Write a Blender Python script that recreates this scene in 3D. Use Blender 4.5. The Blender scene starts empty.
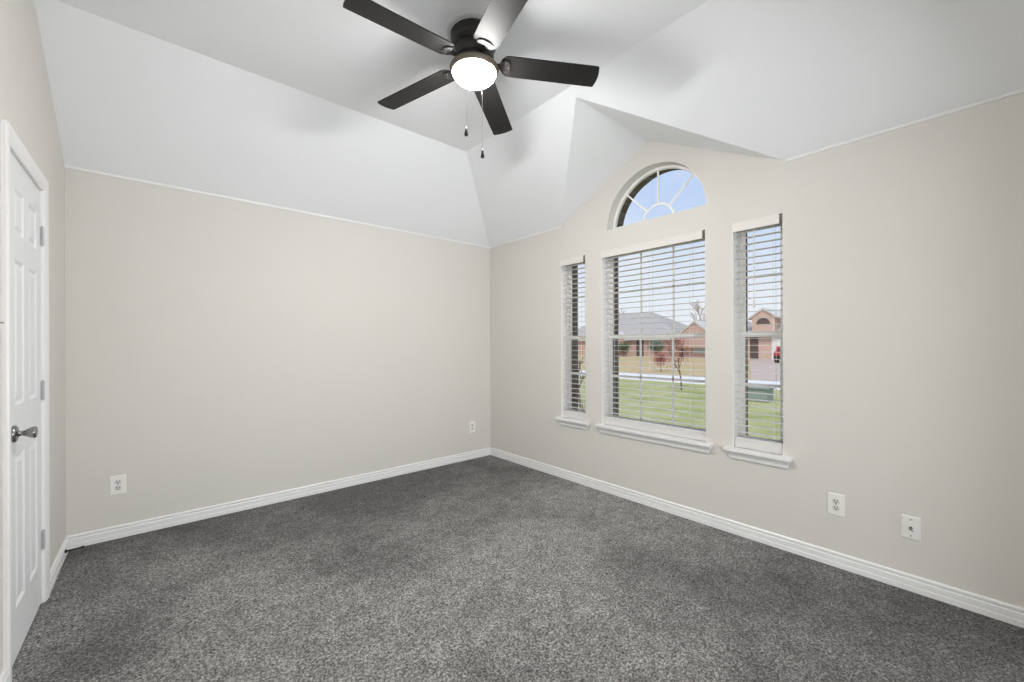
import bpy, bmesh, math, random
from mathutils import Vector, Matrix
sc = bpy.context.scene
C = sc.collection
PI = math.pi

# ------------------------------------------------------------------ camera, world, exposure
FOC, YAW, CY, CAMH, ROLL = 411.0322, 0.7138, 344.9471, 1.2956, -0.0036
cam_data = bpy.data.cameras.new('camera')
cam = bpy.data.objects.new('camera', cam_data); C.objects.link(cam)
cam_data.sensor_width = 36.0
cam_data.lens = FOC / 1024 * 36
cam_data.shift_y = (CY - 341.0) / 1024
cam_data.clip_start = 0.02; cam_data.clip_end = 500
_f = Vector((math.sin(YAW), math.cos(YAW), 0)); _r = Vector((math.cos(YAW), -math.sin(YAW), 0)); _u = Vector((0, 0, 1))
_r2 = _r * math.cos(ROLL) + _u * math.sin(ROLL)
_u2 = _u * math.cos(ROLL) - _r * math.sin(ROLL)
m3 = Matrix((_r2, _u2, -_f)).transposed()
cam.matrix_world = Matrix.Translation((0, 0, CAMH)) @ m3.to_4x4()
sc.camera = cam
sc.view_settings.view_transform = 'Standard'
sc.view_settings.look = 'None'
sc.view_settings.exposure = 0.0
sc.view_settings.gamma = 1.0
sc.view_settings.use_curve_mapping = False
sc.cycles.use_denoising = True
sc.cycles.max_bounces = 12
sc.cycles.diffuse_bounces = 8
sc.cycles.transparent_max_bounces = 24
sc.cycles.sample_clamp_indirect = 10
sc.cycles.use_light_tree = True

LAMP_STRENGTH = 290.0
LAMP_COLOR = (1.0, 0.98, 0.965)
HALL_FILL_POWER = 108.0
SKY = 1.0

w = bpy.data.worlds.new('sky'); sc.world = w; w.use_nodes = True
nt = w.node_tree; nt.nodes.clear()
def N(t, typ, **kw):
    n = t.nodes.new(typ)
    for k, v in kw.items():
        if k in n.inputs.keys() if hasattr(n.inputs, 'keys') else False: n.inputs[k].default_value = v
        else: setattr(n, k, v)
    return n
tc = N(nt, 'ShaderNodeTexCoord'); sep = N(nt, 'ShaderNodeSeparateXYZ')
nt.links.new(tc.outputs['Generated'], sep.inputs[0])
ramp = N(nt, 'ShaderNodeValToRGB')
ramp.color_ramp.elements[0].position = 0.0; ramp.color_ramp.elements[0].color = (0.93, 0.95, 1.0, 1)
ramp.color_ramp.elements[1].position = 0.42; ramp.color_ramp.elements[1].color = (0.50, 0.66, 1.0, 1)
e = ramp.color_ramp.elements.new(0.10); e.color = (0.88, 0.92, 1.0, 1)
e = ramp.color_ramp.elements.new(0.24); e.color = (0.66, 0.78, 1.0, 1)
nt.links.new(sep.outputs['Z'], ramp.inputs[0])
cn = N(nt, 'ShaderNodeTexNoise'); cn.inputs['Scale'].default_value = 4.5; cn.inputs['Detail'].default_value = 5
nt.links.new(tc.outputs['Generated'], cn.inputs['Vector'])
cr = N(nt, 'ShaderNodeMapRange'); cr.inputs['From Min'].default_value = .48; cr.inputs['From Max'].default_value = .72
cr.inputs['To Max'].default_value = .7
nt.links.new(cn.outputs['Fac'], cr.inputs['Value'])
mix = N(nt, 'ShaderNodeMix', data_type='RGBA')
nt.links.new(cr.outputs[0], mix.inputs[0]); nt.links.new(ramp.outputs[0], mix.inputs[6]); mix.inputs[7].default_value = (.95, .96, 1, 1)
bg = N(nt, 'ShaderNodeBackground'); bg.inputs['Strength'].default_value = SKY
nt.links.new(mix.outputs[2], bg.inputs['Color'])
wo = N(nt, 'ShaderNodeOutputWorld'); nt.links.new(bg.outputs[0], wo.inputs[0])

# soft daylight sun, high behind the house, on the far facades and lawns
sd = bpy.data.lights.new('sun', 'SUN'); sd.energy = 2.3; sd.angle = math.radians(12); sd.color = (1, .95, .88)
sun = bpy.data.objects.new('sun', sd); C.objects.link(sun)
sun.rotation_euler = Vector((0.62, 0.25, -0.74)).to_track_quat('-Z', 'Y').to_euler()

# fill light added unseen behind the camera, brightening the room through the front opening
hd = bpy.data.lights.new('hall_fill', 'AREA'); hd.shape = 'RECTANGLE'; hd.size = 2.6; hd.size_y = 1.8; hd.energy = HALL_FILL_POWER; hd.color = (.93, .965, 1)
hall = bpy.data.objects.new('hall_fill', hd); C.objects.link(hall); hall.location = (1.2, -2.3, 1.15)
hall.rotation_euler = Vector((0, 1, .28)).to_track_quat('-Z', 'Y').to_euler()

# ------------------------------------------------------------------ dimensions
X0, X1, Y1, YS = -0.4337, 2.9687, 3.8207, -0.42
FZ = 0.01                      # top of the carpet
E = 2.44; F = 2.9613
MA, MB_ = 0.5851, 0.5536
YC = Y1 - (F - E) / MA; XC = X1 - (F - E) / MB_
YR0, ZR, YL, YR = 1.765, 2.9241, 2.702, 0.820
XP = X1 - (ZR - E) / MB_
FAN = Vector((1.295, 1.796, F))

# ------------------------------------------------------------------ materials
MATS = {}
def mat(name, col, rough=.5, metal=0., spec=.5, var=0., vscale=8., bump=0., bscale=200., emis=None, estr=0., sheen=0.):
    if name in MATS: return MATS[name]
    m = bpy.data.materials.new(name); m.use_nodes = True
    t = m.node_tree; b = t.nodes['Principled BSDF']
    b.inputs['Base Color'].default_value = (*col, 1); b.inputs['Roughness'].default_value = rough
    b.inputs['Metallic'].default_value = metal
    b.inputs['Specular IOR Level'].default_value = spec
    co = t.nodes.new('ShaderNodeTexCoord')
    if var or True:
        n = t.nodes.new('ShaderNodeTexNoise'); n.inputs['Scale'].default_value = vscale; n.inputs['Detail'].default_value = 4
        t.links.new(co.outputs['Object'], n.inputs['Vector'])
        r = t.nodes.new('ShaderNodeMapRange'); r.inputs['To Min'].default_value = 1 - var; r.inputs['To Max'].default_value = 1 + var
        t.links.new(n.outputs['Fac'], r.inputs['Value'])
        v = t.nodes.new('ShaderNodeVectorMath'); v.operation = 'SCALE'; v.inputs[0].default_value = col
        t.links.new(r.outputs[0], v.inputs['Scale']); t.links.new(v.outputs[0], b.inputs['Base Color'])
    if bump:
        n2 = t.nodes.new('ShaderNodeTexNoise'); n2.inputs['Scale'].default_value = bscale; n2.inputs['Detail'].default_value = 3
        t.links.new(co.outputs['Object'], n2.inputs['Vector'])
        bp = t.nodes.new('ShaderNodeBump'); bp.inputs['Strength'].default_value = bump; bp.inputs['Distance'].default_value = .002
        t.links.new(n2.outputs['Fac'], bp.inputs['Height']); t.links.new(bp.outputs[0], b.inputs['Normal'])
    if emis:
        b.inputs['Emission Color'].default_value = (*emis, 1); b.inputs['Emission Strength'].default_value = estr
    MATS[name] = m
    return m
WALL = mat('wall_paint', (.68, .662, .625), .85, spec=.25, var=.012, vscale=3, bump=.35, bscale=90)
CEIL = mat('ceiling_paint', (.905, .925, .95), .9, spec=.2, var=.008, vscale=3, bump=.35, bscale=80)
TRIM = mat('trim_paint', (.84, .84, .84), .35, spec=.4)
DOORM = mat('door_paint', (.80, .81, .83), .42, spec=.4)
VINYL = mat('window_vinyl', (.88, .87, .85), .4)
BLIND = mat('blind_slat_vinyl', (.68, .67, .65), .45)
VALM = mat('valance_vinyl', (.72, .70, .66), .5)
RAILM = mat('headrail_metal', (.34, .32, .30), .4)
CORD = mat('blind_cord', (.7, .69, .66), .8)
PLATE = mat('plate_plastic', (.84, .83, .80), .35)
RECEP = mat('receptacle_plastic', (.66, .65, .62), .4)
SLOT = mat('dark_slot', (.03, .03, .03), .6)
METALD = mat('dark_metal', (.018, .017, .0165), .52, metal=.0, spec=.6)
BRONZE = mat('fitter_bronze', (.16, .13, .10), .45, metal=.3)
BLADE = mat('blade_espresso', (.016, .015, .0145), .50, spec=.25, var=.25, vscale=30)
NICKEL = mat('satin_nickel', (.30, .295, .29), .22, metal=1.)
HINGE = mat('painted_hinge', (.50, .51, .53), .4, metal=.2)
BLACK = mat('black_rubber', (.004, .004, .004), .5)
BROWN = mat('brown_metal', (.28, .21, .15), .5)
LENS = mat('frosted_lens', (.9, .9, .9), .5, emis=LAMP_COLOR, estr=LAMP_STRENGTH)
RINGM = mat('ring_plastic', (.60, .60, .60), .5)
CHAINM = mat('chain_metal', (.5, .49, .47), .45)
WHITEM = mat('white_metal', (.82, .82, .82), .4)

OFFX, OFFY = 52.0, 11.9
def carpet():
    m = bpy.data.materials.new('carpet_pile'); m.use_nodes = True
    t = m.node_tree; b = t.nodes['Principled BSDF']; L = t.links.new
    b.inputs['Roughness'].default_value = 1; b.inputs['Specular IOR Level'].default_value = .08
    b.inputs['Sheen Weight'].default_value = .12; b.inputs['Sheen Roughness'].default_value = .5
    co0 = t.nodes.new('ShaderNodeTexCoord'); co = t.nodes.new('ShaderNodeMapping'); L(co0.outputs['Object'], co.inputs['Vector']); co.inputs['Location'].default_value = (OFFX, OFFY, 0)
    def noise(s, d=3, r=.5, dist=0.):
        n = t.nodes.new('ShaderNodeTexNoise'); n.inputs['Scale'].default_value = s; n.inputs['Detail'].default_value = d
        n.inputs['Roughness'].default_value = r; n.inputs['Distortion'].default_value = dist
        L(co.outputs[0], n.inputs['Vector']); return n
    def rng(src, a, c, lo, hi):
        r = t.nodes.new('ShaderNodeMapRange'); r.inputs['From Min'].default_value = a; r.inputs['From Max'].default_value = c
        r.inputs['To Min'].default_value = lo; r.inputs['To Max'].default_value = hi; L(src, r.inputs['Value']); return r.outputs[0]
    def mul(a, c):
        n = t.nodes.new('ShaderNodeMath'); n.operation = 'MULTIPLY'; L(a, n.inputs[0]); L(c, n.inputs[1]); return n.outputs[0]
    big = rng(noise(.62, 3, .55, .2).outputs['Fac'], .40, .60, .62, 1.42)      # brushed pile patches, shifted to also paint the lamp-lit centre and darker sides
    mid = rng(noise(9, 6, .8, .3).outputs['Fac'], .38, .62, .78, 1.22)
    fib = rng(noise(150, 3, .75).outputs['Fac'], .38, .62, .20, 1.95)
    fib2 = rng(noise(88, 3, .7).outputs['Fac'], .38, .62, .58, 1.44)
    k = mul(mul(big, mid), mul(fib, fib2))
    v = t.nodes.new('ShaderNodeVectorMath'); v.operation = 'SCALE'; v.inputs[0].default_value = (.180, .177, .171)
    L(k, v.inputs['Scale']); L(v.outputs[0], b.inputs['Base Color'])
    bp = t.nodes.new('ShaderNodeBump'); bp.inputs['Strength'].default_value = .9; bp.inputs['Distance'].default_value = .012
    L(noise(160, 3, .7).outputs['Fac'], bp.inputs['Height']); L(bp.outputs[0], b.inputs['Normal'])
    return m
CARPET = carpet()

def brick(name, c1, c2, mortar, scale=1.):
    m = bpy.data.materials.new(name); m.use_nodes = True
    t = m.node_tree; b = t.nodes['Principled BSDF']; L = t.links.new
    b.inputs['Roughness'].default_value = .9
    co = t.nodes.new('ShaderNodeTexCoord'); se = t.nodes.new('ShaderNodeSeparateXYZ'); L(co.outputs['Object'], se.inputs[0])
    ad = t.nodes.new('ShaderNodeMath'); ad.operation = 'ADD'; L(se.outputs[0], ad.inputs[0]); L(se.outputs[1], ad.inputs[1])
    cb = t.nodes.new('ShaderNodeCombineXYZ'); L(ad.outputs[0], cb.inputs[0]); L(se.outputs[2], cb.inputs[1])
    br = t.nodes.new('ShaderNodeTexBrick'); br.inputs['Scale'].default_value = 1 / scale
    br.inputs['Brick Width'].default_value = .23; br.inputs['Row Height'].default_value = .077; br.inputs['Mortar Size'].default_value = .008
    br.inputs['Color1'].default_value = (*c1, 1); br.inputs['Color2'].default_value = (*c2, 1); br.inputs['Mortar'].default_value = (*mortar, 1)
    L(cb.outputs[0], br.inputs['Vector']); L(br.outputs[0], b.inputs['Base Color'])
    return m
BRICK_RED = brick('red_brick', (.47, .28, .22), (.56, .36, .29), (.55, .48, .43))
BRICK_PINK = brick('pink_brick', (.55, .34, .27), (.62, .42, .34), (.6, .55, .5))
BRICK_DARK = brick('brown_brick', (.13, .095, .075), (.19, .14, .11), (.22, .2, .18))
SHINGLE = mat('grey_shingles', (.43, .40, .37), .95, var=.25, vscale=6)
FASCIA = mat('pale_fascia', (.62, .60, .56), .8)
BRFASCIA = mat('brown_fascia', (.36, .31, .27), .8)
GARAGE = mat('garage_door_white', (.78, .78, .76), .6)
DOORDK = mat('entry_door_dark', (.10, .07, .06), .6)
WINDK = mat('far_window_glass', (.42, .50, .58), .2)
CONC = mat('concrete', (.80, .77, .75), .9, var=.08, vscale=1.5)
PINKCONC = mat('driveway_concrete', (.56, .43, .36), .9, var=.1, vscale=.8)
BARK = mat('bark', (.20, .14, .11), .95, var=.2)
TWIG = mat('bare_twig', (.50, .40, .36), .95)
LEAFRED = mat('dry_red_leaf', (.42, .17, .13), .9, var=.3, vscale=4)
BUSHG = mat('shrub_green', (.13, .16, .08), .9, var=.4, vscale=6)
BOXG = mat('utility_green', (.26, .30, .27), .6)
CARRED = mat('car_paint_red', (.45, .03, .04), .3)
GLASSDK = mat('car_glass', (.03, .035, .04), .15)
TYRE = mat('tyre', (.02, .02, .02), .8)
def grass(name, a, bcol, c):
    m = bpy.data.materials.new(name); m.use_nodes = True
    t = m.node_tree; b = t.nodes['Principled BSDF']; b.inputs['Roughness'].default_value = 1
    b.inputs['Specular IOR Level'].default_value = .05
    co = t.nodes.new('ShaderNodeTexCoord')
    n = t.nodes.new('ShaderNodeTexNoise'); n.inputs['Scale'].default_value = .9; n.inputs['Detail'].default_value = 10; n.inputs['Roughness'].default_value = .7
    t.links.new(co.outputs['Object'], n.inputs['Vector'])
    r = t.nodes.new('ShaderNodeValToRGB'); r.color_ramp.elements[0].position = .36; r.color_ramp.elements[1].position = .64
    r.color_ramp.elements[0].color = (*a, 1); r.color_ramp.elements[1].color = (*c, 1)
    e = r.color_ramp.elements.new(.5); e.color = (*bcol, 1)
    t.links.new(n.outputs['Fac'], r.inputs[0]); t.links.new(r.outputs[0], b.inputs['Base Color'])
    return m
GRASS = grass('lawn_green', (.30, .33, .11), (.42, .43, .19), (.52, .48, .26))
GRASS2 = grass('lawn_dry', (.44, .35, .17), (.56, .43, .24), (.62, .45, .30))

def glass():
    m = bpy.data.materials.new('window_glass'); m.use_nodes = True
    t = m.node_tree; t.nodes.clear(); L = t.links.new
    tr = t.nodes.new('ShaderNodeBsdfTransparent'); tr.inputs[0].default_value = (.96, .97, .97, 1)
    gl = t.nodes.new('ShaderNodeBsdfGlossy'); gl.inputs['Roughness'].default_value = .02
    fr = t.nodes.new('ShaderNodeFresnel'); fr.inputs[0].default_value = 1.25
    mx = t.nodes.new('ShaderNodeMixShader'); o = t.nodes.new('ShaderNodeOutputMaterial')
    L(fr.outputs[0], mx.inputs[0]); L(tr.outputs[0], mx.inputs[1]); L(gl.outputs[0], mx.inputs[2]); L(mx.outputs[0], o.inputs[0])
    return m
GLASS = glass()

# ------------------------------------------------------------------ mesh helpers
def obj(name, bm, m, parent=None, smooth=False, auto=None, world=True):
    me = bpy.data.meshes.new(name)
    bmesh.ops.recalc_face_normals(bm, faces=bm.faces)
    bm.to_mesh(me); bm.free()
    mm = m if isinstance(m, (list, tuple)) else [m]
    for q in mm: me.materials.append(q)
    if smooth:
        for p in me.polygons: p.use_smooth = True
        if auto is not None:
            try: me.set_sharp_from_angle(angle=math.radians(auto))
            except Exception: pass
    o = bpy.data.objects.new(name, me); C.objects.link(o)
    if parent:
        o.parent = parent
        if world:   # geometry given in world coordinates
            root = parent
            off = Vector((0, 0, 0))
            while root: off += root.location; root = root.parent
            for v in me.vertices: v.co -= off
    return o
def empty(name, loc=(0, 0, 0)):
    o = bpy.data.objects.new(name, None); C.objects.link(o); o.location = loc; o.empty_display_size = .05
    return o
def tag(o, label, cat, group=None):
    o['label'] = label; o['category'] = cat
    if group: o['group'] = group
    return o
def structure(o, label=None):
    o['kind'] = 'structure'
    if label: o['label'] = label
    return o
def box(bm, a, b, bev=0.):
    a, b = Vector(a), Vector(b)
    r = bmesh.ops.create_cube(bm, size=1)
    for v in r['verts']:
        v.co = Vector(((a.x + b.x) / 2 + v.co.x * abs(b.x - a.x), (a.y + b.y) / 2 + v.co.y * abs(b.y - a.y), (a.z + b.z) / 2 + v.co.z * abs(b.z - a.z)))
    if bev:
        es = list({e for v in r['verts'] for e in v.link_edges})
        bmesh.ops.bevel(bm, geom=es, offset=bev, segments=2, affect='EDGES', profile=.5)
def boxes(lst, bev=0.):
    bm = bmesh.new()
    for a, b in lst: box(bm, a, b, bev)
    return bm
def slab(bm, loops, place, t0, t1):
    """fill 2-D loops (outline then holes), extrude between t0 and t1; place(u,v,t)->xyz"""
    tmp = bmesh.new(); edges = []
    for lp in loops:
        vs = [tmp.verts.new((u, v, 0)) for u, v in lp]
        edges += [tmp.edges.new((vs[i], vs[(i + 1) % len(vs)])) for i in range(len(vs))]
    bmesh.ops.triangle_fill(tmp, edges=edges, use_beauty=True, use_dissolve=False, normal=(0, 0, 1))
    # drop any face filled inside a hole
    def inside(p, lp):
        c = False
        for i in range(len(lp)):
            (x1, y1), (x2, y2) = lp[i], lp[i - 1]
            if (y1 > p[1]) != (y2 > p[1]) and p[0] < (x2 - x1) * (p[1] - y1) / (y2 - y1) + x1: c = not c
        return c
    for f in list(tmp.faces):
        cc = f.calc_center_median()
        if any(inside((cc.x, cc.y), h) for h in loops[1:]) or not inside((cc.x, cc.y), loops[0]): tmp.faces.remove(f)
    tmp.verts.index_update()
    A = [bm.verts.new(place(v.co.x, v.co.y, t0)) for v in tmp.verts]
    B = [bm.verts.new(place(v.co.x, v.co.y, t1)) for v in tmp.verts]
    for f in tmp.faces:
        ids = [v.index for v in f.verts]
        bm.faces.new([A[i] for i in ids]); bm.faces.new([B[i] for i in reversed(ids)])
    k = 0
    for lp in loops:
        n = len(lp)
        for i in range(n):
            j = (i + 1) % n
            bm.faces.new([A[k + i], A[k + j], B[k + j], B[k + i]])
        k += n
    tmp.free()
def lathe(bm, prof, center, n=48, axis='z'):
    rings = []
    c = Vector(center)
    for r, z in prof:
        ring = []
        for i in range(n):
            a = 2 * PI * i / n
            if axis == 'z': p = Vector((r * math.cos(a), r * math.sin(a), z))
            elif axis == 'x': p = Vector((z, r * math.cos(a), r * math.sin(a)))
            else: p = Vector((r * math.cos(a), z, r * math.sin(a)))
            ring.append(bm.verts.new(c + p))
        rings.append(ring)
    for a, b in zip(rings, rings[1:]):
        for i in range(n):
            bm.faces.new([a[i], a[(i + 1) % n], b[(i + 1) % n], b[i]])
    bm.faces.new(rings[0][::-1]); bm.faces.new(rings[-1])
def tube(bm, pts, rad, n=8):
    pts = [Vector(p) for p in pts]
    rads = rad if isinstance(rad, (list, tuple)) else [rad] * len(pts)
    rings = []
    up = Vector((0, 0, 1))
    for i, p in enumerate(pts):
        d = (pts[min(i + 1, len(pts) - 1)] - pts[max(i - 1, 0)]).normalized()
        a = d.cross(up) if abs(d.dot(up)) < .95 else d.cross(Vector((1, 0, 0)))
        a.normalize(); b = d.cross(a)
        rings.append([bm.verts.new(p + (a * math.cos(2 * PI * k / n) + b * math.sin(2 * PI * k / n)) * rads[i]) for k in range(n)])
    for a, b in zip(rings, rings[1:]):
        for k in range(n): bm.faces.new([a[k], a[(k + 1) % n], b[(k + 1) % n], b[k]])
    bm.faces.new(rings[0][::-1]); bm.faces.new(rings[-1])
def sweep(bm, prof, path, place):
    """profile (u outward, w proud) swept along an open 2-D path with mitred corners; place(a,b,w)->xyz"""
    rings = []; n = len(path)
    for i in range(n):
        p = Vector(path[i])
        d0 = (Vector(path[i]) - Vector(path[i - 1])).normalized() if i > 0 else None
        d1 = (Vector(path[i + 1]) - Vector(path[i])).normalized() if i < n - 1 else None
        n0 = Vector((-d0.y, d0.x)) if d0 else None; n1 = Vector((-d1.y, d1.x)) if d1 else None
        if n0 and n1:
            m = (n0 + n1).normalized(); m = m / m.dot(n0)
        else: m = n0 or n1
        rings.append([bm.verts.new(place(*(p + m * u), w_)) for u, w_ in prof])
    k = len(prof)
    for a, b in zip(rings, rings[1:]):
        for j in range(k): bm.faces.new([a[j], a[(j + 1) % k], b[(j + 1) % k], b[j]])
    bm.faces.new(rings[0][::-1]); bm.faces.new(rings[-1])
def rect(a, b, c, d): return [(a, b), (c, b), (c, d), (a, d)]

# ------------------------------------------------------------------ the room shell
T = 0.12
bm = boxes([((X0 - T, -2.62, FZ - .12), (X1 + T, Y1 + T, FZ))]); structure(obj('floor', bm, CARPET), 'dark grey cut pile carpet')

bm = bmesh.new()   # north wall, behind the outlets on the picture's left
slab(bm, [[(X0 - T, -.1), (X1 + T, -.1), (X1 + T, E), (X0 - T, E)]], lambda u, v, t: (u, t, v), Y1, Y1 + T)
structure(obj('wall_back', bm, WALL))
bm = bmesh.new()
slab(bm, [[(X0 - T, -.1), (.15, -.1), (.15, 2.12), (2.45, 2.12), (2.45, -.1), (X1 + T, -.1), (X1 + T, F + .02), (X0 - T, F + .02)]], lambda u, v, t: (u, t, v), YS - T, YS)
structure(obj('wall_front', bm, WALL))  # unseen opening cut to let the added fill light in
structure(obj('wall_added_hall_left', boxes([((X0 - T, -2.5, -.1), (X0, YS - T, 2.44))]), WALL))  # made-up hall box, added out of view around the fill light
structure(obj('wall_added_hall_right', boxes([((X1, -2.5, -.1), (X1 + T, YS - T, 2.44))]), WALL))
structure(obj('wall_added_hall_back', boxes([((X0 - T, -2.62, -.1), (X1 + T, -2.5, 2.44))]), WALL))
structure(obj('ceiling_added_hall', boxes([((X0 - T, -2.62, 2.44), (X1 + T, YS - T, 2.52))]), WALL))
# west wall with the door opening
DY0, DY1, DZ1 = 2.475, 3.098, 2.072       # door leaf
JB = .018
bm = bmesh.new()
slab(bm, [[(YS - T, -.1), (DY0 - JB, -.1), (DY0 - JB, DZ1 + JB), (DY1 + JB, DZ1 + JB), (DY1 + JB, -.1), (Y1, -.1), (Y1, E), (YC, F), (YS - T, F)]],
     lambda u, v, t: (t, u, v), X0 - T, X0)
structure(obj('wall_left', bm, WALL))

# east wall with three windows and the half-round one
OC, OHW, SHW = 1.765, .4525, .150
LC, RC = 2.548, .982
OZ0, OZ1 = .575, 2.115
ARC, ARR, ARZ = 1.734, .426, 2.293
def arch_loop(c, r, z, n=28, dz=0):
    return [(c + r * math.cos(PI * i / n), z + dz + r * math.sin(PI * i / n)) for i in range(n + 1)]
openings = [(LC, SHW), (OC, OHW), (RC, SHW)]
bm = bmesh.new()
outer = [(YS - T, -.1), (Y1, -.1), (Y1, E), (YL, E), (YR0, ZR), (YR, E), (YS - T, E)]
slab(bm, [outer] + [rect(c - h, OZ0, c + h, OZ1) for c, h in openings] + [arch_loop(ARC, ARR, ARZ)], lambda u, v, t: (t, u, v), X1, X1 + T)
wr = structure(obj('wall_right', bm, WALL))
bm = bmesh.new()
outer2 = [(YS - 1, -.5), (Y1 + 1, -.5), (Y1 + 1, 2.5), (YL + .1, 2.6), (YR0, 3.06), (YR - .1, 2.6), (YS - 1, 2.5)]
slab(bm, [outer2] + [rect(c - h + .012, OZ0 - .03, c + h - .012, OZ1 + .005) for c, h in openings] + [arch_loop(ARC, ARR + .002, ARZ)], lambda u, v, t: (t, u, v), X1 + T + .001, X1 + .235)
bv = obj('brick_veneer', bm, BRICK_DARK, wr)

# ceiling: hip slopes, flat centre, dormer over the windows
bm = bmesh.new()
def V(x, y, z): return bm.verts.new((x, y, z))
a0, a1, a2, a3 = V(X0, Y1, E), V(X1, Y1, E), V(XC, YC, F), V(X0, YC, F)
vl, vp, vr, vg = V(X1, YL, E), V(XP, YR0, ZR), V(X1, YR, E), V(X1, YR0, ZR)
b1, b2, b3 = V(X1, YS, E), V(XC, YS, F), V(X0, YS, F)
for f in [(a0, a1, a2, a3), (vl, vg, vp), (vr, vp, vg), (a3, a2, b2, b3)]: bm.faces.new(f)
bf = [bm.faces.new((a1, vl, vp, a2)), bm.faces.new((vp, vr, b1, b2)), bm.faces.new((a2, vp, b2))]
bmesh.ops.recalc_face_normals(bm, faces=bm.faces)
if sum(f.normal.z for f in bm.faces) < 0: bmesh.ops.reverse_faces(bm, faces=bm.faces)
ext = bmesh.ops.extrude_face_region(bm, geom=list(bm.faces))
for v in [g for g in ext['geom'] if isinstance(g, bmesh.types.BMVert)]: v.co.z += .08
structure(obj('ceiling', bm, CEIL))

# thin painted bead where the wall meets the slopes
def bead(name, a, b, nrm):
    bm = bmesh.new(); a, b = Vector(a), Vector(b); nrm = Vector(nrm)
    p = [Vector((0, 0, .004)), Vector((0, 0, -.011)), nrm * .006 + Vector((0, 0, -.009)), nrm * .009 + Vector((0, 0, .004))]
    A = [bm.verts.new(a + q) for q in p]; B = [bm.verts.new(b + q) for q in p]
    for i in range(4): bm.faces.new([A[i], A[(i + 1) % 4], B[(i + 1) % 4], B[i]])
    bm.faces.new(A[::-1]); bm.faces.new(B)
    structure(obj(name, bm, TRIM))
bead('trim_1', (X0, Y1, E), (X1, Y1, E), (0, -1, 0))
bead('trim_2', (X1, Y1, E), (X1, YL, E), (-1, 0, 0))
bead('trim_3', (X1, YR, E), (X1, YS, E), (-1, 0, 0))

# baseboards
BP = [(0, .088), (.007, .088), (.011, .083), (.011, .074), (.0035, .0675), (.0055, .0650), (.0135, .062), (.0135, .037), (.0085, .0352), (.0145, .029), (.0145, .0), (0, 0)]
def baseboard(name, a, b, nrm):
    bm = bmesh.new(); a, b, nrm = Vector(a), Vector(b), Vector(nrm)
    A = [bm.verts.new(a + nrm * u + Vector((0, 0, FZ - .004 + z))) for u, z in BP]; B = [bm.verts.new(b + nrm * u + Vector((0, 0, FZ - .004 + z))) for u, z in BP]
    k = len(BP)
    for i in range(k): bm.faces.new([A[i], A[(i + 1) % k], B[(i + 1) % k], B[i]])
    bm.faces.new(A[::-1]); bm.faces.new(B)
    structure(obj(name, bm, TRIM))
CAS = .068
baseboard('baseboard_back', (X0, Y1, 0), (X1, Y1, 0), (0, -1, 0))
baseboard('baseboard_right', (X1, Y1, 0), (X1, YS, 0), (-1, 0, 0))
baseboard('baseboard_front', (X1, YS, 0), (2.45, YS, 0), (0, 1, 0))
baseboard('baseboard_left', (X0, DY1 + .004 + CAS, 0), (X0, Y1, 0), (1, 0, 0))
baseboard('baseboard_left_near', (X0, YS, 0), (X0, DY0 - .006 - CAS, 0), (1, 0, 0))

# ------------------------------------------------------------------ door
door = structure(empty('door_1', (X0, (DY0 + DY1) / 2, 0)), 'white six panel door with satin knob on the left wall')
cols = [(2.600, 2.757), (2.850, 3.005)]
rows = [(.225, .850), (1.055, 1.655), (1.765, 1.950)]
holes = [rect(y0, z0, y1, z1) for y0, y1 in cols for z0, z1 in rows]
bm = bmesh.new(); pl = lambda u, v, t: (t, u, v)
slab(bm, [rect(DY0, .022, DY1, DZ1)] + holes, pl, X0 - .011, X0 - .002)
box(bm, (X0 - .037, DY0, .022), (X0 - .0105, DY1, DZ1))
for y0, y1 in cols:
    for z0, z1 in rows:
        # moulded edge sloping down to the groove, then raised field
        def ring(ins, dx): return [bm.verts.new((X0 + dx, y, z)) for y, z in rect(y0 + ins, z0 + ins, y1 - ins, z1 - ins)]
        R = [ring(0, -.002), ring(.012, -.009), ring(.018, -.0095), ring(.034, -.0035), ring(.037, -.0030)]
        for a, b in zip(R, R[1:]):
            for i in range(4): bm.faces.new([a[i], a[(i + 1) % 4], b[(i + 1) % 4], b[i]])
        bm.faces.new(R[-1])
leaf = obj('door_leaf', bm, DOORM, door)
CP = [(0, 0), (0, .008), (.006, .011), (.014, .011), (.020, .013), (.050, .017), (.060, .0175), (.066, .016), (.068, .010), (.068, 0)]
bm = bmesh.new()
g = .005
sweep(bm, CP, [(DY0 - g, FZ - .004), (DY0 - g, DZ1 + g), (DY1 + g, DZ1 + g), (DY1 + g, FZ - .004)], lambda a, b, w_: (X0 + w_, a, b))
obj('door_casing', bm, TRIM, door)
bm = boxes([((X0 - T, DY0 - JB, FZ - .004), (X0, DY0 - .002, DZ1 + JB)), ((X0 - T, DY1 + .002, FZ - .004), (X0, DY1 + JB, DZ1 + JB)), ((X0 - T, DY0 - .002, DZ1 + .002), (X0, DY1 + .002, DZ1 + JB)),
            ((X0 - .055, DY0 - .002, FZ), (X0 - .038, DY0 + .01, DZ1)), ((X0 - .055, DY1 - .01, FZ), (X0 - .038, DY1 + .002, DZ1))])
obj('door_jamb', bm, TRIM, door)
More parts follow.
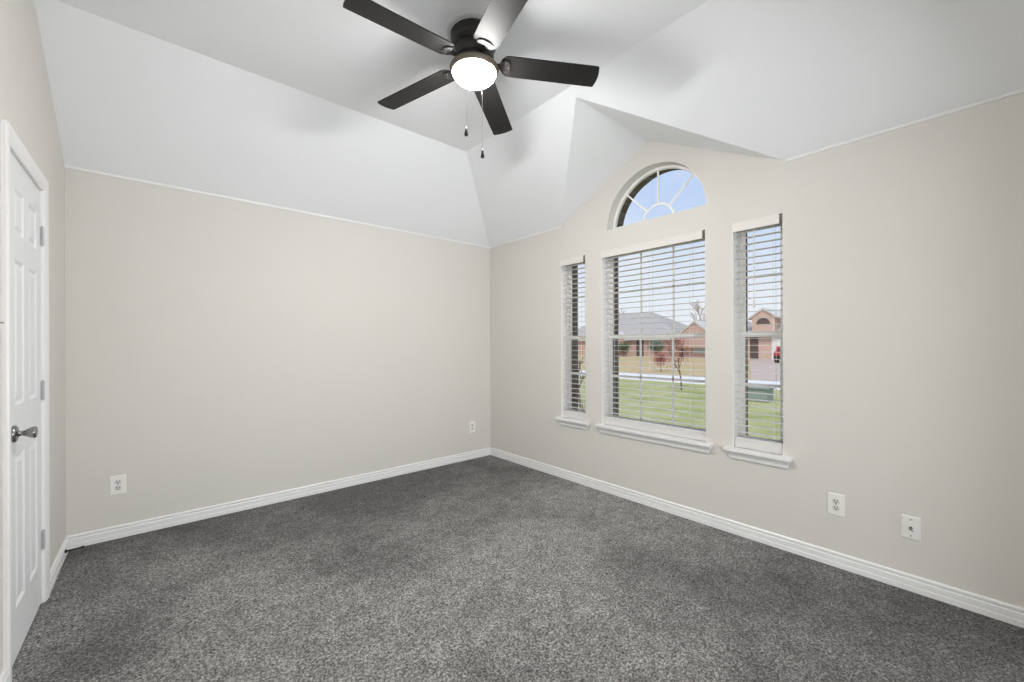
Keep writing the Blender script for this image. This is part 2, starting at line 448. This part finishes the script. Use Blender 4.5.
for z in (1.850, 1.078, .330):
    bm = bmesh.new()
    for k in range(5):
        z0 = z - .045 + k * .018
        lathe(bm, [(.0055, z0), (.0062, z0 + .001), (.0062, z0 + .016), (.0055, z0 + .017)], (X0 + .005, DY1 + .001, 0), 12)
    lathe(bm, [(.002, z - .052), (.0045, z - .048), (.0045, z - .045)], (X0 + .005, DY1 + .001, 0), 12)
    lathe(bm, [(.0045, z + .044), (.0045, z + .047), (.002, z + .051)], (X0 + .005, DY1 + .001, 0), 12)
    box(bm, (X0 - .003, DY1 - .016, z - .045), (X0 + .0005, DY1, z + .045))
    obj('hinge', bm, HINGE, door, True, 40)
# knob: rose, neck and a flared barrel
KY, KZ = 2.560, .945
bm = bmesh.new()
lathe(bm, [(.0335, -.002), (.0345, .004), (.031, .009), (.020, .012), (.013, .014), (.0105, .019), (.0095, .024), (.011, .028), (.0165, .037), (.0215, .047), (.0238, .054), (.0235, .059), (.020, .0625), (.011, .064)], (X0, KY, KZ), 40, 'x')
obj('door_knob', bm, NICKEL, door, True, 50)

# ------------------------------------------------------------------ windows
STOOLX = .042
def window(n, c, h, label, grille):
    w_ = structure(empty('window_%d' % n, (X1 + .1, c, OZ0)), label)
    x0, x1 = X1 + .084, X1 + T - .002
    fw = .024; ys, ye = c - h, c + h
    zb, zt, zm = .597, OZ1, 1.362
    fr = boxes([((x0, ys, zb), (x1, ys + fw, zt)), ((x0, ye - fw, zb), (x1, ye, zt)), ((x0, ys + fw, zt - .03), (x1, ye - fw, zt)), ((x0, ys + fw, zb), (x1, ye - fw, zb + .030))], .001)
    obj('frame', fr, VINYL, w_)
    sw = .020; a, b = ys + fw, ye - fw
    s1 = boxes([((x0 + .004, a, zb + .03), (x0 + .016, a + sw, zm + .018)), ((x0 + .004, b - sw, zb + .03), (x0 + .016, b, zm + .018)),
                ((x0 + .004, a + sw, zm - .018), (x0 + .016, b - sw, zm + .018)), ((x0 + .004, a + sw, zb + .03), (x0 + .016, b - sw, zb + .072))], .001)
    ls = obj('lower_sash', s1, VINYL, w_)
    s2 = boxes([((x0 + .018, a, zm - .016), (x0 + .030, a + sw, zt - .03)), ((x0 + .018, b - sw, zm - .016), (x0 + .030, b, zt - .03)),
                ((x0 + .018, a + sw, zm - .016), (x0 + .030, b - sw, zm + .014)), ((x0 + .018, a + sw, zt - .052), (x0 + .030, b - sw, zt - .03))], .001)
    us = obj('upper_sash', s2, VINYL, w_)
    zl, zu = 1.022, 1.752
    ml, mu = [], []
    mw = .008
    ml.append(((x0 + .007, a + sw, zl - mw), (x0 + .012, b - sw, zl + mw)))
    mu.append(((x0 + .021, a + sw, zu - mw), (x0 + .026, b - sw, zu + mw)))
    if grille:
        for y in (c + .128, c - .156):
            ml.append(((x0 + .007, y - mw, zb + .07), (x0 + .012, y + mw, zm - .018)))
            mu.append(((x0 + .021, y - mw, zm + .014), (x0 + .026, y + mw, zt - .052)))
    obj('muntins', boxes(ml), VINYL, ls); obj('muntins', boxes(mu), VINYL, us)
    obj('glass_pane', boxes([((x0 + .013, a + .006, zb + .04), (x0 + .0142, b - .006, zm))]), GLASS, ls)
    obj('glass_pane', boxes([((x0 + .027, a + .006, zm), (x0 + .0282, b - .006, zt - .04))]), GLASS, us)
    obj('jamb', boxes([((X1 + .001, ys, .594), (x0, ys + .003, OZ1)), ((X1 + .001, ye - .003, .594), (x0, ye, OZ1))]), TRIM, w_)
    # stool with horns and a cove apron
    st = bmesh.new(); hn = .048
    slab(st, [[(X1 - STOOLX, c - h - hn), (X1, c - h - hn), (X1, c - h + .0005), (x0 + .002, c - h + .0005), (x0 + .002, c + h - .0005), (X1, c + h - .0005), (X1, c + h + hn), (X1 - STOOLX, c + h + hn)]],
         lambda u, v, t: (u, v, t), .5755, .5935)
    obj('stool', st, TRIM, w_)
    ap = bmesh.new()
    prof = [(.036, .5755), (.036, .570), (.030, .563), (.021, .553), (.016, .541), (.014, .527), (.011, .521)]
    A = []
    for d, z in prof:
        e_ = h + .012 + d * .75
        A.append([ap.verts.new((X1, c - e_, z)), ap.verts.new((X1 - d, c - e_, z)), ap.verts.new((X1 - d, c + e_, z)), ap.verts.new((X1, c + e_, z))])
    for p, q in zip(A, A[1:]):
        for i in range(4): ap.faces.new([p[i], p[(i + 1) % 4], q[(i + 1) % 4], q[i]])
    ap.faces.new(A[0]); ap.faces.new(A[-1][::-1])
    obj('apron', ap, TRIM, w_)
window(1, LC, SHW, 'narrow window with white sill, left of the group', False)
window(2, OC, OHW, 'wide window with white sill and divided panes', True)
window(3, RC, SHW, 'narrow window with white sill, right of the group', False)

# half-round window
w4 = structure(empty('window_4', (X1 + .1, ARC, ARZ)), 'half-round fan-light window above the wide window')
x0, x1 = X1 + .084, X1 + T - .002
bm = bmesh.new()
ro, ri = ARR - .001, ARR - .021
slab(bm, [arch_loop(ARC, ro, ARZ) + arch_loop(ARC, ri, ARZ)[::-1]], pl, x0, x1)
box(bm, (x0, ARC - ri, ARZ), (x1, ARC + ri, ARZ + .02))
obj('frame', bm, VINYL, w4)
bm = bmesh.new(); hr = .136
slab(bm, [arch_loop(ARC, hr + .008, ARZ) + arch_loop(ARC, hr - .008, ARZ)[::-1]], pl, x0 + .014, x0 + .020)
obj('muntin_arc', bm, VINYL, w4)
for a in (45, 90, 135):
    bm = bmesh.new(); a = math.radians(a); d = Vector((math.cos(a), math.sin(a))); n_ = Vector((-d.y, d.x)) * .007; o_ = Vector((ARC, ARZ))
    q = [o_ + d * (hr + .006) - n_, o_ + d * (ri + .004) - n_, o_ + d * (ri + .004) + n_, o_ + d * (hr + .006) + n_]
    slab(bm, [[tuple(p) for p in q]], pl, x0 + .0142, x0 + .0198)
    obj('muntin_spoke', bm, VINYL, w4)
bm = bmesh.new(); slab(bm, [arch_loop(ARC, ri + .005, ARZ + .001)], pl, x0 + .022, x0 + .0232)
obj('glass_pane', bm, GLASS, w4)

# gable rake and eave overhang outside
bm = bmesh.new()
P_ = lambda y, z: (y, z)
slab(bm, [[(YR0, 2.960), (YL + .35, 2.40), (YL + .35, 2.56), (YR0, 3.13), (YR - .35, 2.56), (YR - .35, 2.40)]], pl, X1 + .236, X1 + .55)
structure(obj('roof_overhang', bm, BRFASCIA))

# ------------------------------------------------------------------ blinds
def blind(c, h, label, cords, wand):
    b = empty('window_blind', (X1 + .04, c, .61)); tag(b, label, 'blind', 'horizontal slat blinds in the windows')
    ys, ye = c - h + .006, c + h - .006
    # valance board proud of the wall plane, ending short so the gap to the jamb stays open
    bm = bmesh.new()
    box(bm, (X1 - .018, ys + .012, 2.052), (X1 - .008, ye + .002, 2.112), .002)
    box(bm, (X1 - .010, ye - .008, 2.056), (X1 + .012, ye + .002, 2.110), .001)
    obj('valance', bm, VALM, b)
    obj('headrail', boxes([((X1 + .014, ys, 2.062), (X1 + .066, ye, 2.110))], .001), RAILM, b)
    bm = bmesh.new(); z = .700; 
    while z < 2.05:
        A = []
        for x, dz in ((.0165, -.0006), (.0283, .0002), (.040, .0004), (.0517, .0002), (.0635, -.0006)):
            A.append([(X1 + x, y, z + dz) for y in (ys, ye)])
        tops = [[bm.verts.new(Vector(p) + Vector((0, 0, .0008))) for p in r] for r in A]; bots = [[bm.verts.new(Vector(p) - Vector((0, 0, .0008))) for p in r] for r in A]
        for i in range(4):
            bm.faces.new([tops[i][0], tops[i][1], tops[i + 1][1], tops[i + 1][0]]); bm.faces.new([bots[i][0], bots[i + 1][0], bots[i + 1][1], bots[i][1]])
            for j in (0, 1): bm.faces.new([tops[i][j], tops[i + 1][j], bots[i + 1][j], bots[i][j]])
        for i in (0, 4): bm.faces.new([tops[i][0], bots[i][0], bots[i][1], tops[i][1]])
        z += .0452
    obj('slats', bm, BLIND, b)
    obj('bottom_rail', boxes([((X1 + .016, ys, .597), (X1 + .064, ye, .664))], .002), BLIND, b)
    bm = bmesh.new()
    for y in cords:
        for x in (.013, .067): box(bm, (X1 + x - .0006, y - .0009, .655), (X1 + x + .0006, y + .0009, 2.07))
    obj('ladder_cord', bm, CORD, b)
    if wand:
        bm = bmesh.new(); tube(bm, [(X1 + .004, wand[0], 2.062), (X1 + .004, wand[0], 2.05), (X1 + .005, wand[0], wand[1])], .0035, 8)
        lathe(bm, [(.003, wand[1] - .01), (.005, wand[1] - .006), (.005, wand[1] + .03), (.0035, wand[1] + .04)], (X1 + .005, wand[0], 0), 10)
        obj('tilt_wand', bm, CORD, b, True, 40)
    return b
blind(LC, SHW, 'white slat blind in the narrow window nearest the room corner', [LC - .09, LC + .09], None)
blind(OC, OHW, 'wide white slat blind in the large window under the half-round one', [OC - .33, OC, OC + .33], None)
blind(RC, SHW, 'white slat blind with a hanging tilt wand in the narrow window nearest the wall outlets', [RC - .09, RC + .09], (1.000, 1.545))

# ------------------------------------------------------------------ wall plates
def duplex(loc, nrm, label):
    """nrm: 'x' plate on the east wall, 'y' on the north wall"""
    t = empty('electrical_outlet', loc); tag(t, label, 'outlet', 'duplex outlets low on the walls')
    if nrm == 'y': f = lambda u, v, w_: (loc[0] + u, loc[1] - w_, loc[2] + v)
    else: f = lambda u, v, w_: (loc[0] - w_, loc[1] - u, loc[2] + v)
    bm = bmesh.new()
    def plate(bm, hw, hh, w0, w1, ins):
        A = [bm.verts.new(f(u, v, w0)) for u, v in rect(-hw, -hh, hw, hh)]
        B = [bm.verts.new(f(u, v, w1 - .0015)) for u, v in rect(-hw, -hh, hw, hh)]
        D = [bm.verts.new(f(u, v, w1)) for u, v in rect(-hw + ins, -hh + ins, hw - ins, hh - ins)]
        for p, q in ((A, B), (B, D)):
            for i in range(4): bm.faces.new([p[i], p[(i + 1) % 4], q[(i + 1) % 4], q[i]])
        bm.faces.new(A[::-1]); bm.faces.new(D)
    plate(bm, .040, .0625, -.001, .006, .004)
    obj('cover_plate', bm, PLATE, t)
    for s in (1, -1):
        bm = bmesh.new(); zc = s * .0195
        lp = []
        for i in range(24):
            a = 2 * PI * i / 24; lp.append((.0172 * math.cos(a), zc + max(-.0142, min(.0142, .0172 * math.sin(a)))))
        slab(bm, [lp], f, .0055, .0078)
        r = obj('receptacle', bm, RECEP, t)
        bm = bmesh.new()
        slab(bm, [rect(-.0082, zc - .001, -.0052, zc + .010)], f, .0076, .0081)
        slab(bm, [rect(.0052, zc + .000, .0082, zc + .009)], f, .0076, .0081)
        slab(bm, [[(.0036 * math.cos(2 * PI * i / 12), zc - .008 + .0036 * math.sin(2 * PI * i / 12)) for i in range(12)]], f, .0076, .0081)
        obj('slots', bm, SLOT, r)
    bm = bmesh.new(); slab(bm, [[(.0028 * math.cos(2 * PI * i / 12), .0028 * math.sin(2 * PI * i / 12)) for i in range(12)]], f, .0055, .0072)
    obj('screw', bm, NICKEL, t)
    return t, f
duplex((2.705, Y1, .369), 'y', 'white duplex outlet beside the far room corner, under the blank wall')
duplex((-.195, Y1, .366), 'y', 'white duplex outlet on the blank wall near the door')
duplex((X1, .571, .367), 'x', 'white duplex outlet on the window wall below the right window')
cj = empty('cable_plate', (X1, .260, .338)); tag(cj, 'white coaxial cable wall plate on the window wall, right of the outlet', 'wall plate')
f = lambda u, v, w_: (X1 - w_, .260 - u, .338 + v)
bm = bmesh.new(); hw, hh = .0365, .058
A = [bm.verts.new(f(u, v, -.001)) for u, v in rect(-hw, -hh, hw, hh)]; B = [bm.verts.new(f(u, v, .0045)) for u, v in rect(-hw, -hh, hw, hh)]; D = [bm.verts.new(f(u, v, .006)) for u, v in rect(-hw + .004, -hh + .004, hw - .004, hh - .004)]
for p, q in ((A, B), (B, D)):
    for i in range(4): bm.faces.new([p[i], p[(i + 1) % 4], q[(i + 1) % 4], q[i]])
bm.faces.new(A[::-1]); bm.faces.new(D)
obj('cover_plate', bm, PLATE, cj)
for s in (1, -1):
    bm = bmesh.new(); slab(bm, [[(.003 * math.cos(2 * PI * i / 12), s * .042 + .003 * math.sin(2 * PI * i / 12)) for i in range(12)]], f, .0055, .0075)
    obj('screw', bm, SLOT, cj)
bm = bmesh.new()
lathe(bm, [(.0070, -.005), (.0070, -.010), (.0048, -.0102), (.0048, -.030), (.0035, -.031)], (X1, .260, .338), 16, 'x')
obj('coaxial_connector', bm, NICKEL, cj, True, 40)

# short stub of cable sticking out of the connector
bm = bmesh.new(); tube(bm, [(X1 - .028, .260, .338), (X1 - .045, .262, .342), (X1 - .064, .248, .341)], .0026, 8); obj('cable_stub', bm, BLACK, cj, True, 40)
# black rod door stop low on the left baseboard
ds = empty('door_stop', (X0 + .0145, 3.647, .058)); tag(ds, 'black rod door stop on the baseboard in the left corner', 'door stop')
bm = bmesh.new(); lathe(bm, [(.006, -.002), (.0105, .001), (.0105, .006), (.006, .011), (.0035, .013)], (X0 + .0145, 3.647, .058), 16, 'x'); obj('base', bm, BLACK, ds, True, 40)
bm = bmesh.new(); tube(bm, [(X0 + .024, 3.647, .058), (X0 + .086, 3.648, .060)], .0050, 10); obj('rod', bm, BLACK, ds, True, 40)
bm = bmesh.new(); lathe(bm, [(.005, .066), (.0078, .068), (.0078, .080), (.006, .083)], (X0 + .0145, 3.648, .060), 14, 'x'); obj('tip', bm, BLACK, ds, True, 40)

# small brown hook on the wall edge just before the door casing
bm = bmesh.new()
tube(bm, [(X0 - .002, 2.37, 1.384), (X0 + .005, 2.37, 1.384), (X0 + .009, 2.368, 1.383), (X0 + .010, 2.366, 1.386)], .0022, 8)
tag(obj('wall_hook', bm, BROWN, None, True, 40), 'tiny brown hook on the wall beside the door casing at the picture edge', 'hook')

# ------------------------------------------------------------------ ceiling fan
fan = empty('ceiling_fan', FAN); tag(fan, 'dark five-blade ceiling fan with a lit round lamp and two pull chains', 'ceiling fan')
fx, fy = FAN.x, FAN.y
bm = bmesh.new(); lathe(bm, [(.145, 2.9605), (.145, 2.957), (.139, 2.953), (.118, 2.952)], (fx, fy, 0), 64); obj('mounting_ring', bm, RINGM, fan, True, 35)
bm = bmesh.new()
lathe(bm, [(.121, 2.954), (.125, 2.951), (.125, 2.928), (.118, 2.921), (.118, 2.917), (.121, 2.913), (.119, 2.899), (.108, 2.889), (.104, 2.884)], (fx, fy, 0), 64)
obj('canopy', bm, METALD, fan, True, 35)
bm = bmesh.new()
lathe(bm, [(.098, 2.886), (.103, 2.880), (.105, 2.862), (.105, 2.840), (.100, 2.826), (.088, 2.818), (.088, 2.800), (.078, 2.797)], (fx, fy, 0), 64)
obj('motor_housing', bm, METALD, fan, True, 35)
bm = bmesh.new()
lathe(bm, [(.070, 2.800), (.084, 2.798), (.108, 2.790), (.126, 2.782), (.1315, 2.774), (.1290, 2.764), (.120, 2.752), (.113, 2.752), (.113, 2.756)], (fx, fy, 0), 64)
obj('light_fitter', bm, BRONZE, fan, True, 35)
bm = bmesh.new()
prof = [(.112, 2.756)] + [(.111 * math.cos(a * PI / 2 / 10) ** .5, 2.752 - .043 * math.sin(a * PI / 2 / 10)) for a in range(0, 10)] + [(.006, 2.7088)]
lathe(bm, prof, (fx, fy, 0), 64)
obj('lamp_lens', bm, LENS, fan, True)
BR0, BR1, BW, BZ = .138, .675, .136, 2.803
th0, pit, droop = -0.6113, -0.168, .052
for k in range(5):
    a = th0 + k * 2 * PI / 5
    ee = Vector((math.cos(a), math.sin(a), 0)); nn = Vector((-ee.y, ee.x, 0))
    nn2 = nn * math.cos(pit) + Vector((0, 0, 1)) * math.sin(pit); ud = nn2.cross(ee); ud = -ud if ud.z < 0 else ud
    def bpt(r, s, t, ee=ee, nn2=nn2, ud=ud): return Vector((fx, fy, BZ - droop * (r - .15))) + ee * r + nn2 * s + ud * t
    hw = BW / 2
    lp = []
    # rounded root
    for i in range(13):
        q = PI / 2 + PI * i / 12
        lp.append((BR0 + .050 + .050 * math.cos(q), hw * .97 * math.sin(q)))
    # tip: gently bowed, corners softened
    lp += [(.60, -hw), (BR1 - .012, -hw)]
    for i in range(9):
        s = -1 + 2 * i / 8
        lp.append((BR1 - .010 * s * s + .004, s * (hw - .003)))
    lp += [(BR1 - .012, hw), (.60, hw)]
    bm = bmesh.new(); slab(bm, [lp], lambda u, v, t: bpt(u, v, t), -.003, .003)
    bl = obj('blade', bm, BLADE, fan)
    # bracket: arm from the motor to a plate under the blade root, with screws
    bm = bmesh.new()
    arm = [(.070, .017), (.115, .013), (.138, .018), (.150, .036), (.168, .044), (.184, .038), (.194, .016), (.194, -.016), (.184, -.038), (.168, -.044), (.150, -.036), (.138, -.018), (.115, -.013), (.070, -.017)]
    slab(bm, [arm], lambda u, v, t: bpt(u, v, t), -.0085, -.0031)
    obj('blade_bracket', bm, METALD, bl)
    for (r, s) in ((.168, .027), (.168, -.027), (.184, 0)):
        bm = bmesh.new(); slab(bm, [[(r + .0045 * math.cos(2 * PI * i / 10), s + .0045 * math.sin(2 * PI * i / 10)) for i in range(10)]], lambda u, v, t: bpt(u, v, t), -.0105, -.0084)
        obj('screw', bm, BRONZE, bl)
def chain(x, y, ztop, zb, rr):
    bm = bmesh.new()
    z = ztop
    tube(bm, [(x, y, ztop), (x, y, zb + .045)], .0009, 6)
    while z > zb + .042:
        bmesh.ops.create_icosphere(bm, subdivisions=1, radius=.0014, matrix=Matrix.Translation((x, y, z))); z -= .0060
    c = obj('pull_chain', bm, CHAINM, fan, True)
    bm = bmesh.new()
    lathe(bm, [(.0022, zb + .048), (.0050, zb + .036), (.0080, zb + .018), (.0094, zb + .009), (.0082, zb + .002), (.004, zb)], (x, y, 0), 14)
    obj('pull_knob', bm, BLACK, c, True)
d0 = Vector((math.sin(YAW), math.cos(YAW), 0))
chain(1.1960, 1.7305, 2.752, 2.359, 0)
chain(1.2627, 1.6827, 2.752, 2.250, 0)

# ------------------------------------------------------------------ outdoors
GZ = -.35
structure(obj('lawn', boxes([((X1 + .24, -40, GZ - .2), (16.9, 60, GZ))]), GRASS), 'green front lawn')
structure(obj('street', boxes([((16.9, -60, GZ - .2), (20.4, 90, GZ + .01))]), CONC), 'pale street')
structure(obj('far_lawn', boxes([((20.4, -80, GZ - .2), (140, 140, GZ))]), GRASS2), 'dry far lawn')
bm = bmesh.new(); slab(bm, [[(20.4, 2.6), (20.4, 7.0), (48, 16.6), (48, 8.0)]], lambda u, v, t: (u, v, t), GZ - .1, GZ + .02)
structure(obj('driveway', bm, PINKCONC), 'pinkish driveway')

def prism_roof(bm, x0, x1, y0, y1, ze, zr, hipa, hipb, over=.5):
    """ridge along y"""
    x0 -= over; x1 += over; y0 -= over; y1 += over; xm = (x0 + x1) / 2
    v = [bm.verts.new(p) for p in [(x0, y0, ze), (x1, y0, ze), (x1, y1, ze), (x0, y1, ze), (xm, y0 + hipa, zr), (xm, y1 - hipb, zr)]]
    for f_ in [(0, 4, 5, 3), (1, 2, 5, 4), (0, 1, 4), (2, 3, 5), (0, 3, 2, 1)]: bm.faces.new([v[i] for i in f_])
def house(label, x, y0, y1, ze, zr, brickm, wins, garages, doors, gables, hips=(4.5, 4.5)):
    h_ = empty('house', (x, (y0 + y1) / 2, GZ)); tag(h_, label, 'house', 'houses across the street')
    D = 11
    obj('walls', boxes([((x, y0, GZ), (x + D, y1, ze))]), brickm, h_)
    bm = bmesh.new(); prism_roof(bm, x, x + D, y0, y1, ze - .05, zr, *hips); obj('roof', bm, SHINGLE, h_)
    obj('fascia', boxes([((x - .56, y0 - .5, ze - .22), (x - .48, y1 + .5, ze - .02))]), FASCIA, h_)
    for yc, wd, z0, z1 in wins:
        w_ = obj('window', boxes([((x - .06, yc - wd / 2 - .08, z0 - .08), (x + .05, yc + wd / 2 + .08, z1 + .08))]), GARAGE, h_)
        obj('pane', boxes([((x - .09, yc - wd / 2, z0), (x - .061, yc + wd / 2, z1))]), WINDK, w_)
    for yc, wd, z1 in garages:
        bl_ = [((x - .05, yc - wd / 2, GZ), (x + .05, yc + wd / 2, z1))]
        for i in range(4): bl_.append(((x - .08, yc - wd / 2 + .05, GZ + .06 + i * (z1 - GZ) / 4), (x - .05, yc + wd / 2 - .05, GZ + (i + 1) * (z1 - GZ) / 4 - .05)))
        obj('garage_door', boxes(bl_), GARAGE, h_)
    for yc, wd, z1 in doors:
        obj('front_door', boxes([((x - .05, yc - wd / 2, GZ), (x + .05, yc + wd / 2, z1)), ((x - .08, yc - wd / 2 + .1, GZ + .3), (x - .05, yc + wd / 2 - .1, z1 - .2))]), DOORDK, h_)
    for yc, wd, z0, zp, dark in gables:
        bm = bmesh.new(); xg = x - .9
        slab(bm, [[(yc - wd / 2, z0 - 1.6), (yc + wd / 2, z0 - 1.6), (yc + wd / 2, z0), (yc, zp), (yc - wd / 2, z0)]], lambda u, v, t: (t, u, v), xg, x + 3)
        g_ = obj('gable', bm, brickm, h_)
        bm = bmesh.new(); o_ = .35
        k = (zp - z0) / (wd / 2)
        slab(bm, [[(yc - wd / 2 - o_, z0 - k * o_), (yc, zp), (yc + wd / 2 + o_, z0 - k * o_), (yc + wd / 2 + o_, z0 - k * o_ + .2), (yc, zp + .2), (yc - wd / 2 - o_, z0 - k * o_ + .2)]], lambda u, v, t: (t, u, v), xg - .15, x + 3.2)
        obj('gable_trim', bm, FASCIA, g_)
        if dark:
            bm = bmesh.new(); slab(bm, [arch_loop(yc, wd * .30, z0 - .75, 12)], lambda u, v, t: (t, u, v), xg - .05, xg + .05); obj('arched_window', bm, WINDK if dark == 2 else DOORDK, g_)
    return h_
house('red brick house with long grey hipped roof behind the tree', 50, 25.4, 46, 2.15, 6.1, BRICK_RED, [(34, 1.4, .6, 1.9), (38.5, 1.6, .6, 1.9), (28.5, 1.5, .6, 1.9)], [], [(31, 1.1, 1.9)], [(34.6, 3.4, 2.0, 3.0, 0)], (7.5, 6))
house('red brick house with small front gable between its two neighbours', 49, 17.9, 24.4, 2.15, 6.0, BRICK_RED, [(22.3, 1.3, .3, 1.9)], [], [], [(22.6, 3.6, 2.5, 3.9, 0)])
house('pink brick house with white garage door and arched entry gable', 48, 4.0, 16.9, 2.5, 6.5, BRICK_PINK, [], [(12.2, 4.6, 2.1)], [(16.15, .8, 2.0)], [(15.0, 2.1, 4.1, 4.85, 1)])
# car in the driveway
car = empty('parked_car', (42.3, 11.2, GZ)); tag(car, 'small red car parked in the driveway before the white garage door', 'car')
def carbody():
    bm = bmesh.new()
    prof = [(-2.0, .35), (-2.05, .75), (-1.95, .95), (-1.5, 1.02), (-1.15, 1.42), (.35, 1.45), (1.0, 1.0), (1.85, .88), (2.05, .7), (2.05, .35)]
    slab(bm, [[(42.3 + a, GZ + b) for a, b in prof]], lambda u, v, t: (u, t, v), 11.2 - .85, 11.2 + .85)
    return bm
obj('body', carbody(), CARRED, car)
bm = bmesh.new()
slab(bm, [[(42.3 + a, GZ + b) for a, b in [(-1.53, 1.0), (-1.20, 1.36), (-1.14, 1.36), (-1.44, 1.0)]]], lambda u, v, t: (u, t, v), 11.2 - .7, 11.2 + .7)
slab(bm, [[(42.3 + a, GZ + b) for a, b in [(-1.3, 1.02), (-1.05, 1.36), (.3, 1.38), (.85, 1.02)]]], lambda u, v, t: (u, t, v), 11.2 - .87, 11.2 + .87)
obj('windows', bm, GLASSDK, car)
obj('bumper', boxes([((40.2, 10.4, GZ + .28), (40.32, 12.0, GZ + .62))], .03), GLASSDK, car)
for a in (-1.25, 1.25):
    for s in (-.82, .82):
        bm = bmesh.new(); lathe(bm, [(.2, -.1), (.32, -.1), (.32, .1), (.2, .1)], (42.3 + a, 11.2 + s, GZ + .33), 20, 'y'); obj('wheel', bm, TYRE, car)
# green utility box
ub = empty('utility_box', (13.2, 4.3, GZ)); tag(ub, 'green metal utility box standing on the front lawn', 'utility box')
obj('cabinet', boxes([((12.9, 4.02, GZ), (13.5, 4.80, GZ + .36))], .02), BOXG, ub)
obj('lid', boxes([((12.86, 3.98, GZ + .36), (13.54, 4.84, GZ + .42))], .015), BOXG, ub)

# trees
def branch(bm, rnd, p, d, ln, r, depth, ends, spread=.55):
    pts = [p]; q = p; dd = d.copy()
    for i in range(3):
        dd = (dd + Vector((rnd.uniform(-.12, .12), rnd.uniform(-.12, .12), rnd.uniform(-.03, .10)))).normalized()
        q = q + dd * ln / 3; pts.append(q)
    tube(bm, pts, [r, r * .88, r * .76, r * .62], 5 if depth > 1 else 4)
    if depth == 0: ends.append(q); return
    for i in range(3 if depth > 1 else 4):
        v = (dd + Vector((rnd.uniform(-1, 1), rnd.uniform(-1, 1), rnd.uniform(-.3, .7))) * spread).normalized()
        s = pts[rnd.choice((2, 3, 3))]
        branch(bm, rnd, s, v, ln * rnd.uniform(.6, .8), r * .58, depth - 1, ends, spread)
def tree(name, label, cat, loc, hgt, r, depth, seed, lean=(0, 0), leafm=None, leafn=0, leafs=.05, group=None, barkm=BARK):
    rnd = random.Random(seed); t = empty(name, loc); tag(t, label, cat, group)
    bm = bmesh.new(); ends = []
    branch(bm, rnd, Vector(loc), Vector((lean[0], lean[1], 1)).normalized(), hgt * .38, r, depth, ends)
    obj('branches', bm, barkm, t)
    if leafm:
        bm = bmesh.new()
        for i in range(leafn):
            c = rnd.choice(ends) + Vector((rnd.gauss(0, 1), rnd.gauss(0, 1), rnd.gauss(0, 1))) * leafs * 1.6
            a = Vector((rnd.uniform(-1, 1), rnd.uniform(-1, 1), rnd.uniform(-1, 1))).normalized(); b_ = a.orthogonal().normalized()
            vs = [bm.verts.new(c + a * leafs * .5), bm.verts.new(c + b_ * leafs * .3), bm.verts.new(c - a * leafs * .5), bm.verts.new(c - b_ * leafs * .3)]
            bm.faces.new(vs)
        l_ = obj('leaves', bm, leafm, t)
        l_['kind'] = 'stuff'
    return t
tree('young_tree', 'small nearly bare young tree with dry reddish leaves on the front lawn', 'tree', (14.3, 7.2, GZ), 1.75, .035, 4, 3, (0, 0), LEAFRED, 620, .085)
tree('bare_tree', 'tall bare tree rising behind the roof of the middle house', 'tree', (68, 30.2, GZ), 8.2, .22, 4, 5, barkm=TWIG, group='bare trees behind the houses')
tree('bare_tree', 'tall bare tree standing behind the left house roof end', 'tree', (72, 54, GZ), 9.5, .2, 4, 9, barkm=TWIG, group='bare trees behind the houses')
tree('leaning_tree', 'slim dark leaning tree on the lawn outside the left window', 'tree', (7.75, 6.35, GZ), 1.5, .05, 3, 21, (.12, .38))
tree('dry_shrub', 'low reddish dry shrub across the street before the left house', 'shrub', (23.0, 12.85, GZ), .95, .03, 3, 12, leafm=LEAFRED, leafn=900, leafs=.10)
tree('dark_shrub', 'low dark green shrub at the foot of the left house', 'shrub', (47.3, 27.0, GZ), 1.6, .05, 3, 14, leafm=BUSHG, leafn=900, leafs=.22, group='shrubs along the house fronts')
tree('dark_shrub', 'dark green shrub beside the entry of the left house', 'shrub', (47.3, 31.9, GZ), 1.5, .05, 3, 15, leafm=BUSHG, leafn=900, leafs=.22, group='shrubs along the house fronts')
